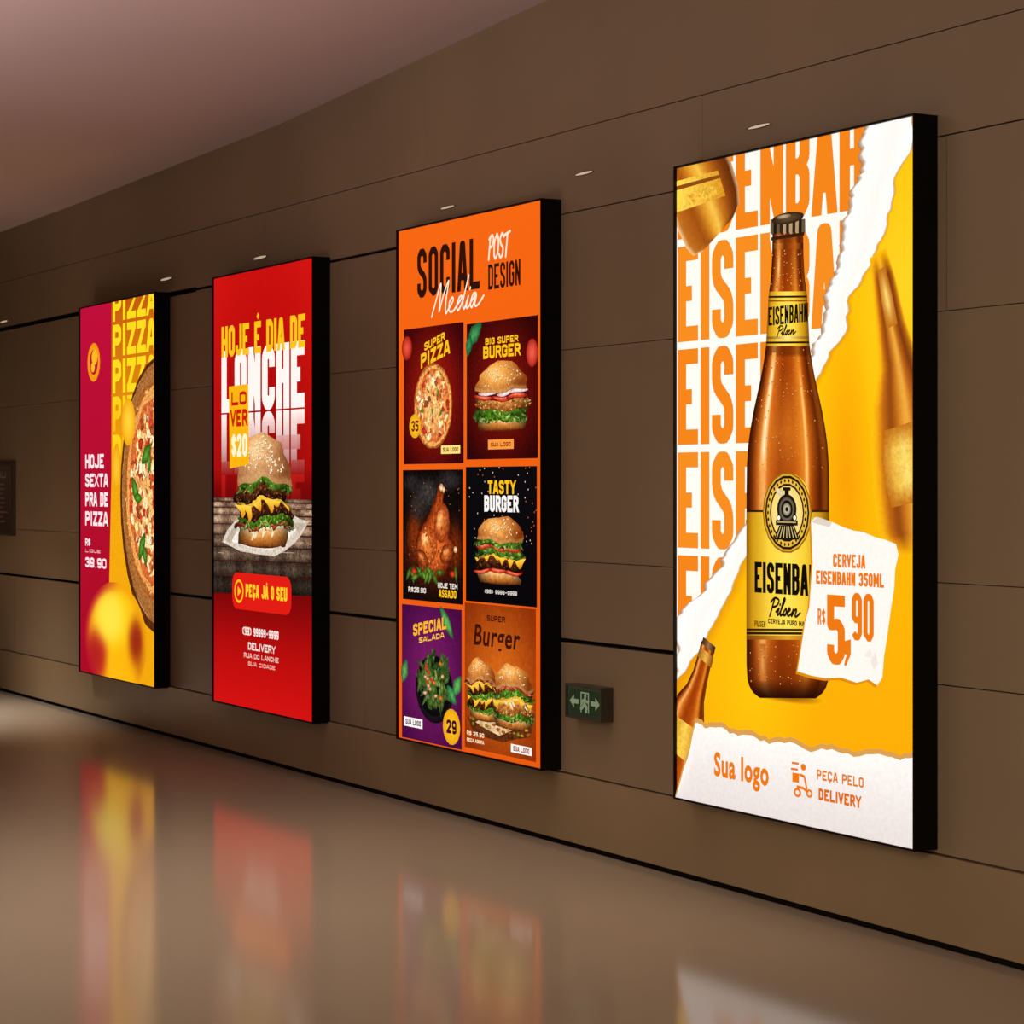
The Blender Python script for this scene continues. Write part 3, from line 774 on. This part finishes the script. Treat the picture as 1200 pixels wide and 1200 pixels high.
a.blob(X0+.2*w,Z0+.22*h,w*.045,h*.025,(230,70,40),(130,20,10)); a.blob(X0+.84*w,Z0+.22*h,w*.045,h*.025,(230,70,40),(130,20,10))
a.ltext('R$25,90',X0+.1*w,X0+.4*w,Z0+.06*h,Z0+.1*h,(230,220,210)); a.ltext('HOJE TEM',X0+.6*w,X0+.92*w,Z0+.11*h,Z0+.15*h,(230,220,210)); a.ltext('ASSADO',X0+.62*w,X0+.9*w,Z0+.04*h,Z0+.10*h,YE)
# tile d burger on black
X0,X1,Z0,Z1=tile(545,629,547,709,(12,10,12),(8,6,8),.0); w=X1-X0; h=Z1-Z0
for i in range(60): a.blob(X0+random.random()*w,Z0+random.uniform(.45,1)*h,w*.006,w*.006,random.choice([(240,210,180),(200,90,40)]),n=5)
a.burger(X0+.48*w,Z0+.14*h,w*.68,h*.50,['tomato','patty','cheese','lettuce','tomato','lettuce'],((246,170,84),(130,54,12)),30,.36,seed=8,messy=1.3,lean=.03)
a.ltext('TASTY',X0+.33*w,X0+.72*w,Z0+.80*h,Z0+.90*h,YE,wt=.34); a.ltext('BURGER',X0+.28*w,X0+.76*w,Z0+.67*h,Z0+.79*h,(245,240,235),wt=.40)
a.ltext('(99) 9999-9999',X0+.28*w,X0+.74*w,Z0+.07*h,Z0+.10*h,(220,210,200))
# tile e salad on purple
X0,X1,Z0,Z1=tile(470,541,712,873,(112,22,92),(64,8,58)); w=X1-X0; h=Z1-Z0
glow(X0,X1,Z0,Z1,(124,28,102),(70,10,62))
a.blob(X0+.55*w,Z0+.40*h,w*.31,h*.25,(44,38,40),(16,12,16),g=.2,n=28); a.blob(X0+.55*w,Z0+.42*h,w*.28,h*.22,(24,20,22),(10,8,10),n=28)
for i in range(100):
    an=random.uniform(0,6.28); r=math.sqrt(random.random()); dk=.55+.45*(1-r)
    c1=random.choice([(150,190,70),(100,150,50),(214,220,150),(70,110,40),(180,200,90)]); c2=random.choice([(24,50,20),(50,84,30)])
    a.leaf(X0+(.55+.25*math.cos(an)*r)*w,Z0+(.47+.20*math.sin(an)*r)*h,w*random.uniform(.03,.10),h*random.uniform(.014,.04),random.uniform(0,3),tuple(v*dk for v in c1),c2)
for i in range(16): a.blob(X0+random.uniform(.38,.72)*w,Z0+random.uniform(.34,.6)*h,w*.03,h*.016,random.choice([(236,130,60),(240,220,180),(206,60,40)]),(150,60,20),jit=.3,n=9)
a.leaf(X0+.05*w,Z0+.5*h,w*.1,h*.06,1.2,(110,180,90),(20,80,50)); a.leaf(X0+.76*w,Z0+.9*h,w*.16,h*.05,2.3,(110,190,90),(20,90,50)); a.leaf(X0+.93*w,Z0+.45*h,w*.1,h*.06,.9,(110,190,90),(20,90,50)); a.leaf(X0+.84*w,Z0+.38*h,w*.1,h*.05,2.4,(90,170,90),(20,90,50))
st=len(a.v)
a.ltext('SPECIAL',X0+.20*w,X0+.76*w,Z0+.81*h,Z0+.90*h,(250,176,40),wt=.36)
a.ltext('SALADA',X0+.3*w,X0+.72*w,Z0+.75*h,Z0+.79*h,(250,190,60))
a.tilt(st,.16,X0+.48*w)
a.blob(X0+.84*w,Z0+.15*h,w*.14,h*.13,(250,190,30),(230,160,20)); a.ltext('29',X0+.76*w,X0+.92*w,Z0+.10*h,Z0+.2*h,(60,8,50))
a.lrect(X0+.04*w,X0+.36*w,Z0+.09*h,Z0+.16*h,(250,245,240)); a.ltext('SUA LOGO',X0+.07*w,X0+.33*w,Z0+.105*h,Z0+.145*h,(80,20,70))
# tile f two overflowing burgers
X0,X1,Z0,Z1=tile(545,629,711,886,(196,84,14),(150,52,10)); w=X1-X0; h=Z1-Z0
glow(X0,X1,Z0,Z1,(214,104,24),(140,48,8))
a.poly([(548,842),(562,834),(580,830),(604,833),(628,838),(626,850),(622,866),(606,868),(590,872),(570,866),(556,862)],(92,44,18),1.0)
a.poly([(558,848),(570,840),(580,843),(592,836),(604,838),(618,852),(600,858),(586,864),(570,856)],(226,190,140),.6)
a.burger(X0+.27*w,Z0+.20*h,w*.46,h*.42,['lettuce','patty','cheese','lettuce','patty','cheese','bacon'],((240,160,76),(116,48,12)),20,.34,seed=21,messy=1.8,lean=-.05)
a.burger(X0+.70*w,Z0+.18*h,w*.54,h*.44,['lettuce','crispy','sauce','cheese','lettuce','bacon'],((246,168,80),(124,54,14)),24,.36,seed=5,messy=1.8,lean=.04)
for i in range(18): a.blob(X0+random.uniform(.1,.95)*w,Z0+random.uniform(.15,.22)*h,w*.025,h*.012,random.choice([(240,190,60),(120,160,50),(190,90,40)]),(120,60,20),jit=.4,n=8)
a.B('Burger',557,612,735,768,(60,20,6),.02,.15); a.ltext('SUPER',X0+.34*w,X0+.6*w,Z0+.89*h,Z0+.93*h,(60,20,6))
a.lrect(X0+.68*w,X0+.96*w,Z0+.035*h,Z0+.09*h,(250,245,240)); a.ltext('SUA LOGO',X0+.71*w,X0+.93*w,Z0+.045*h,Z0+.08*h,(150,50,10))
a.ltext('R$ 25,90',X0+.05*w,X0+.3*w,Z0+.09*h,Z0+.12*h,(255,220,180)); a.ltext('PEÇA AGORA',X0+.05*w,X0+.3*w,Z0+.045*h,Z0+.07*h,(255,220,180))
done(root,a)

# =================== sign 3: red burger
q=(248,366,324,824,302,846)
root,a=lightbox(q,"tall backlit red sign advertising a sesame bun burger")
rows=[]
for i in range(21):
    t=i/20; c=cstops([(0,(196,16,14)),(.2,(180,12,10)),(.45,(140,8,8)),(.62,(70,6,6)),(.72,(110,6,8)),(.86,(178,12,12)),(1,(206,18,16))],t)
    rows.append([(k/6*a.W,a.H*(1-t),mix(c,(220,26,20),.35*(abs(k-3)/3)**2 if t<.5 else 0)) for k in range(7)])
a.grid(rows,.05)
st=len(a.v); a.T('LANCHE',257,355,552,606,(170,20,14),wt=.42,gap=.12)
_,_,lo,hi=a.R(257,355,552,606); a.fade(st,hi,lo,(190,28,22),(90,8,8))
st=len(a.v); a.T('LANCHE',257,355,482,556,(250,230,224),wt=.44,gap=.12)
_,_,lo,hi=a.R(257,355,482,556); a.fade(st,hi,lo,(255,240,234),(150,20,18))
a.T('LONCHE',257,355,404,480,(252,240,234),wt=.44,gap=.12)
a.T('HOJE É DIA DE',257,356,374,412,(248,190,24),wt=.38,gap=.13)
# rustic plank table
yy=584
for j in range(9):
    hh=5+j*1.9; y0=yy; y1=yy+hh; yy=y1
    dk=[.85,1.1,1.15,1.1,1.0,.9,.72,.5,.32][j]
    n_=30; rows=[[],[],[]]; ph=random.uniform(0,6)
    for k in range(n_+1):
        x=248+118*k/n_
        base=mix((176,144,116),(96,70,54),.5+.3*math.sin(k*.9+ph)+random.uniform(-.35,.35))
        for rr_,(y_,f) in enumerate(((y0+.5,.75),((y0+y1)/2,1.1),(y1-.5,.6))):
            p=a.P((x,y_+ (x-307)*.02)); rows[rr_].append((p[0],p[1],tuple(v*f*dk for v in base)))
    a.grid(rows,1.0)
    a.path([(248,y1-1),(290,y1+.6),(366,y1+.4)],.004,(34,20,14))
for i in range(26):
    x=random.uniform(250,362); y=random.uniform(592,660); a.path([(x,y),(x+random.uniform(6,16),y+random.uniform(-.6,.8))],.003,random.choice([(50,32,22),(200,166,134)]))
# paper + burger
a.poly([(258,636),(264,622),(274,610),(290,607),(300,604),(322,606),(340,602),(350,608),(360,611),(352,626),(344,636),(332,646),(320,652),(300,650),(280,647)],(214,200,184),.5)
a.poly([(266,634),(280,620),(292,614),(316,616),(340,611),(346,620),(334,634),(316,645),(290,642)],(244,234,222),.3)
a.poly([(262,634),(272,617),(276,620),(268,638)],(186,168,150),.4); a.poly([(342,612),(358,613),(348,626)],(190,172,154),.4)
bx=a.U(307); bz=a.Vv(307,643)
a.burger(bx,bz,a.U(342)-a.U(275),a.Vv(307,506)-bz,['sauce','bacon','lettuce','patty','cheese','patty','lettuce'],((240,184,126),(130,72,36)),95,.42,seed=33,messy=1.7)
# tag
a.poly([(267,452),(290,449),(291,544),(268,549)],(246,176,16))
a.T('LO',270,288,458,474,(190,20,10),wt=.40); a.T('VER',269,289,479,499,(200,30,10),wt=.40); a.T('$20',270,289,508,535,(255,240,200),wt=.40)
# button
a_,b_,lo,hi=a.R(271,341,674,718); rr=(hi-lo)*.32
def rrect(x0,x1,z0,z1,r,col):
    pts=[]
    for cx0,cz0,s0 in ((x1-r,z1-r,0),(x0+r,z1-r,90),(x0+r,z0+r,180),(x1-r,z0+r,270)):
        for k in range(5):
            an=math.radians(s0+k*22.5); pts.append((cx0+math.cos(an)*r,cz0+math.sin(an)*r))
    a.raw([((x0+x1)/2,(z0+z1)/2)]+pts,[(0,1+i,1+(i+1)%20) for i in range(20)],[col]*21)
rrect(a_,b_,lo,hi,rr,(220,28,18))
a.pblob(279,694,5.5,14,(250,190,30)); a.pblob(279,694,4.3,11,(214,30,18)); a.poly([(277.6,688),(282,694),(277.6,700)],(250,190,30))
a.T('PEÇA JÁ O SEU',287,336,687,703,(250,200,40),wt=.42)
WT=(246,224,216)
a.T('(99) 99999-9999',283,326,738,748,WT,wt=.36); a.T('DELIVERY',290,322,756,765,WT,wt=.42); a.T('RUA DO LANCHE',285,326,769,775,(236,190,180)); a.T('SUA CIDADE',290,322,779,784,(236,170,160))
done(root,a)

# =================== sign 4: pizza
q=(92,181,359,790,344,804)
root,a=lightbox(q,"tall backlit crimson and yellow sign advertising pizza")
a.lrect(0,a.W,0,a.H,(186,14,56),(166,12,34),g=.05,n=6)
a.poly([(129,353),(181,344),(181,804),(140,797),(126,700),(129,560)],(238,164,14),.12)
a.rect(129,181,340,540,(190,86,16),(238,164,14),g=.05,n=6)
for j,(yt,yb) in enumerate([(336,372),(376,414),(418,458),(462,504),(508,552)]):
    st=len(a.v); a.T('PIZZA',130.5,181,yt,yb,(255,214,30),wt=.44,gap=.10)
    if j>=3:
        _,_,lo,hi=a.R(130,181,yt,yb); a.fade(st,hi,lo,(255,208,28),(244,178,18))
# board and pizza
a.pblob(184,580,46,162,(120,66,26),(84,42,14),g=.9,n=30)
a.pblob(184,577,43.5,154,(206,144,78),(160,100,48),g=.8,n=30)
cx0,cz0=a.P((183,574))
for k in range(26):
    an=math.pi*.5+math.pi*k/26+random.uniform(-.03,.03); R1=(a.U(183)-a.U(141.5)); R2=(a.Vv(183,422)-a.Vv(183,728))/2
    a.lpath([(cx0+math.cos(an+t*.05)*R1*random.uniform(.97,1.0),cz0-.01+math.sin(an+t*.05)*R2*.99) for t in range(3)],.004,random.choice([(110,60,26),(230,170,100)]))
a.pizza(cx0,cz0,a.U(183)-a.U(145),(a.Vv(183,444)-a.Vv(183,704))/2,460,0)
for x,y,ro in((171,532,.6),(166,640,1.0),(158,574,2.2)):
    p=a.P((x,y)); a.leaf(p[0],p[1],.10,.05,ro); a.leaf(p[0]+.05,p[1]-.05,.07,.035,ro+.9)
a.pblob(150,494,8,28,(255,210,60),(236,160,20)); a.pblob(136,548,5,28,(250,196,50),(232,156,18))
# logo
a.pblob(109,423,7.5,23,(248,170,20),(240,140,16)); a.pblob(109,423,5,15,(180,16,50)); a.pblob(110,417,3.4,9,(250,180,30)); a.pblob(108,429,2.2,6,(250,180,30))
WT=(250,226,230)
for s_,yt,yb in(('HOJE',532,549),('SEXTA',555,571),('PRA DE',577,594),('PIZZA',600,617)):
    a.T(s_,99,121 if s_=='HOJE' else 126,yt,yb,WT,wt=.44,gap=.14)
a.T('R$',99,105,632,641,WT,wt=.4); a.T('LIGUE',99,117,645,649,(230,170,180)); a.T('39,90',99,124,655,667,WT,wt=.42)
# large defocused peppers and tomatoes: one smooth colour field along the foot
def sp(x,y,rx,ry,c,sh):
    X,Z=a.P((x,y)); return (X,Z,abs(a.U(x+rx)-a.U(x-rx))/2,abs(a.Vv(x,y+ry)-a.Vv(x,y-ry))/2,c,sh)
mk=[sp(134,752,34,64,(255,200,20),9),sp(112,770,13,30,(176,30,30),6),sp(128,724,16,28,(255,224,70),5),sp(148,786,22,30,(250,180,14),7),sp(160,752,9,26,(150,40,18),5),sp(172,788,11,26,(176,84,18),6)]
X0,Z0=a.P((134,752)); rx=abs(a.U(172)-a.U(98))/2; rz=abs(a.Vv(134,822)-a.Vv(134,684))/2
nr,na=16,48; pts=[(X0,Z0)];fs=[]
def cf(x,z,base):
    c=base
    for sx,sz,ax,az,cc,sh in mk:
        t=1/(1+math.exp((math.hypot((x-sx)/ax,(z-sz)/az)-1)*sh)); c=mix(c,cc,t)
    return c
cols=[cf(X0,Z0,(255,200,20))]
for i in range(1,nr+1):
    for k in range(na):
        an=k/na*2*math.pi; x=X0+math.cos(an)*rx*i/nr; z=Z0+math.sin(an)*rz*i/nr
        bl=max(0,min(1,(x-a.U(118))/(a.U(140)-a.U(118))))
        base=mix((176,14,42),(238,160,14),bl)
        c=cf(x,z,base); e=max(0,(i/nr-.8)/.2); cols.append(mix(c,base,e)); pts.append((x,z))
for k in range(na): fs.append((0,1+k,1+(k+1)%na))
for i in range(nr-1):
    for k in range(na):
        p0=1+i*na; p1=p0+na; j=(k+1)%na; fs.append((p0+k,p1+k,p1+j,p0+j))
a.raw(pts,fs,cols)
done(root,a)

# ------------------------------------------------------------------ exit sign
ED=.06
CE=CW-ED
Xa,za=wall_pt(662,802,CE); Xb,zb=wall_pt(704,846,CE); _,z2=wall_pt(662,841,CE)
W=Xb-Xa; H=.5*((za-z2)+(wall_pt(704,805,CE)[1]-zb)); 
root=bpy.data.objects.new('exit_sign',None); COL.objects.link(root); root.location=((Xa+Xb)/2,0,(zb+z2)/2)
root['label']='dark framed emergency exit sign with running figure and arrows'; root['category']='exit sign'
bz=.010; w=W/2
o_=[(-w,0),(w,0),(w,H),(-w,H)]; i_=[(-w+bz,bz),(w-bz,bz),(w-bz,H-bz),(-w+bz,H-bz)]
V=[(x,.001,z) for x,z in o_]+[(x,-ED,z) for x,z in o_]+[(x,-ED,z) for x,z in i_]+[(x,-ED+.01,z) for x,z in i_]
Fc=[(0,1,2,3)]
for k in range(4):
    j=(k+1)%4; Fc += [(j,4+j,4+k,k),(4+j,8+j,8+k,4+k),(8+j,12+j,12+k,8+k)]
Fc.append((12,13,14,15))
M_exit=simple_mat('dark_exit_casing',(72,62,50),.45,.1,20)
obj_from('housing',V,Fc,[M_exit],parent=root)
a=Art(W-2*bz,H-2*bz,(0,100,0,100,0,100),base=-ED+.0095)
G=(190,206,160); a.lrect(0,a.W,0,a.H,(78,84,58),(64,70,48))
a.lrect(.03*a.W,.97*a.W,.08*a.H,.92*a.H,(60,74,46))
def gp(pts,c=G): a.poly(pts,c)
gp([(5,50),(18,28),(18,42),(32,42),(32,58),(18,58),(18,72)])
gp([(95,50),(82,28),(82,42),(68,42),(68,58),(82,58),(82,72)])
a.rect(38,63,15,85,G); a.rect(41,60,20,85,(60,74,46))
a.pblob(52,28,3.5,7,G); a.path([(51,38),(49,55),(56,66),(54,80)],.016,G); a.path([(49,55),(44,68),(39,72)],.014,G); a.path([(50,40),(58,48),(62,44)],.012,G); a.path([(50,40),(43,46),(42,55)],.012,G)
o=a.finish('sign_face',M_sign,root); o.location=(-a.W/2,0,bz)

# ------------------------------------------------------------------ notice board at far end of the wall
Xa,za=wall_pt(-26,544,CW-.03); Xb,zb=wall_pt(14,628,CW-.03)
W=Xb-Xa; H=za-zb
root=bpy.data.objects.new('notice_board',None); COL.objects.link(root); root.location=((Xa+Xb)/2,0,zb)
root['label']='small dark brown framed notice board with fine lettering'; root['category']='notice board'
V=[];Fc=[];w=W/2
add_box(V,Fc,-w,w,-.02,.001,0,H)
for b4 in((-w,w,0,.02),(-w,w,H-.02,H),(-w,-w+.02,.02,H-.02),(w-.02,w,.02,H-.02)): add_box(V,Fc,b4[0],b4[1],-.03,-.02,b4[2],b4[3])
obj_from('frame',V,Fc,[M_exit],parent=root)
a=Art(W-.04,H-.04,(0,100,0,100,0,100),base=-.0205)
a.lrect(0,a.W,0,a.H,(120,80,60),(96,64,48))
a.T('MENU',20,80,8,18,(170,130,100))
for k in range(9): a.rect(12,70+random.uniform(0,16),26+k*7,28.5+k*7,(150,112,86))
o=a.finish('board_face',M_board,root); o.location=(-a.W/2,0,.02)

# ------------------------------------------------------------------ slim glowing ovals added for downlights reflected in the upper wall
for i,(x,y) in enumerate([(890,148),(685,203),(525,243),(305,302),(195,327),(5,377)]):
    X,z=wall_pt(x,y)
    root=bpy.data.objects.new('reflected_light',None); COL.objects.link(root); root.location=(X,0,z)
    root['label']='slim warm white glowing oval added for a reflected downlight'; root['category']='light reflection'; root['group']='reflected lights along the upper wall'
    n=24
    def oval(rx,rz,y): return [(math.cos(k/n*6.2832)*rx,y,math.sin(k/n*6.2832)*rz) for k in range(n)]
    f=1.0 if x>400 else 1.35
    R0=oval(.078*f,.0078*f,.012);R1=oval(.076*f,.0072*f,-.005);R2=oval(.070*f,.0055*f,-.005);R3=oval(.070*f,.0055*f,-.002)
    V=R0+R1+R2+R3; Fc=[]
    for r_ in range(3):
        for k in range(n):
            j=(k+1)%n; Fc.append((r_*n+k,r_*n+j,(r_+1)*n+j,(r_+1)*n+k))
    obj_from('glow_rim',V,Fc,[M_glow_rim],parent=root,smooth=True)
    V=[(0,-.0025,0)]+R3; Fc=[(0,1+(k+1)%n,1+k) for k in range(n)]
    obj_from('lens',V,Fc,[M_reflection_glow],parent=root)  # glowing face of the added oval, a reflection rather than a lens

# ------------------------------------------------------------------ added lamps, unseen and without fittings
def area(name,loc,target,size,energy,col,sy=None,spread=180):
    l=bpy.data.lights.new(name,'AREA'); l.energy=energy; l.color=col; l.size=size; l.spread=math.radians(spread)
    if sy: l.shape='RECTANGLE'; l.size_y=sy
    o=bpy.data.objects.new(name,l); COL.objects.link(o); o.location=loc
    d=Vector(target)-Vector(loc); o.rotation_euler=d.to_track_quat('-Z','Y').to_euler()
    return o
area('added_ceiling_fill',(-8.5,-5.0,1.2),(-8.5,-4.4,4),3.0,94,(1,.83,.81),spread=130)  # added unseen lamp that brightens the ceiling from below
area('added_wall_fill',(-2.6,-6.5,3.4),(-4.0,0,1.2),3.2,74,(1,.87,.69),spread=100)  # added unseen lamp behind the camera, brightens the wall
area('added_floor_fill',(-8.0,-4.2,3.2),(-8.0,-4.0,0),3.0,48,(1,.89,.76),sy=7,spread=80)  # added unseen lamp that lifts the floor brightness
area('added_far_floor_fill',(-15.0,-2.0,3.2),(-14.8,-1.7,0),.9,60,(1,.93,.87),spread=62)  # added unseen lamp for the brighter floor at far left
area('added_warm_fill',(-1.5,-3.2,1.7),(-2.2,-.2,0.1),1.2,8,(1,.74,.42),spread=110)  # added unseen lamp, warms the lower right of the wall
w=bpy.data.worlds.new('World'); scene.world=w; w.use_nodes=True
bg=w.node_tree.nodes['Background']; bg.inputs[0].default_value=(1,.85,.70,1); bg.inputs[1].default_value=.075

# ------------------------------------------------------------------ camera
cd=bpy.data.cameras.new('Camera'); cam=bpy.data.objects.new('Camera',cd); COL.objects.link(cam)
cam.location=(0,-CW,EYE); cam.rotation_euler=(math.pi/2,0,math.atan2(F,A_))
cd.sensor_width=36; cd.lens=36*F/1200; cd.shift_y=-32/1200; cd.clip_end=200
scene.camera=cam
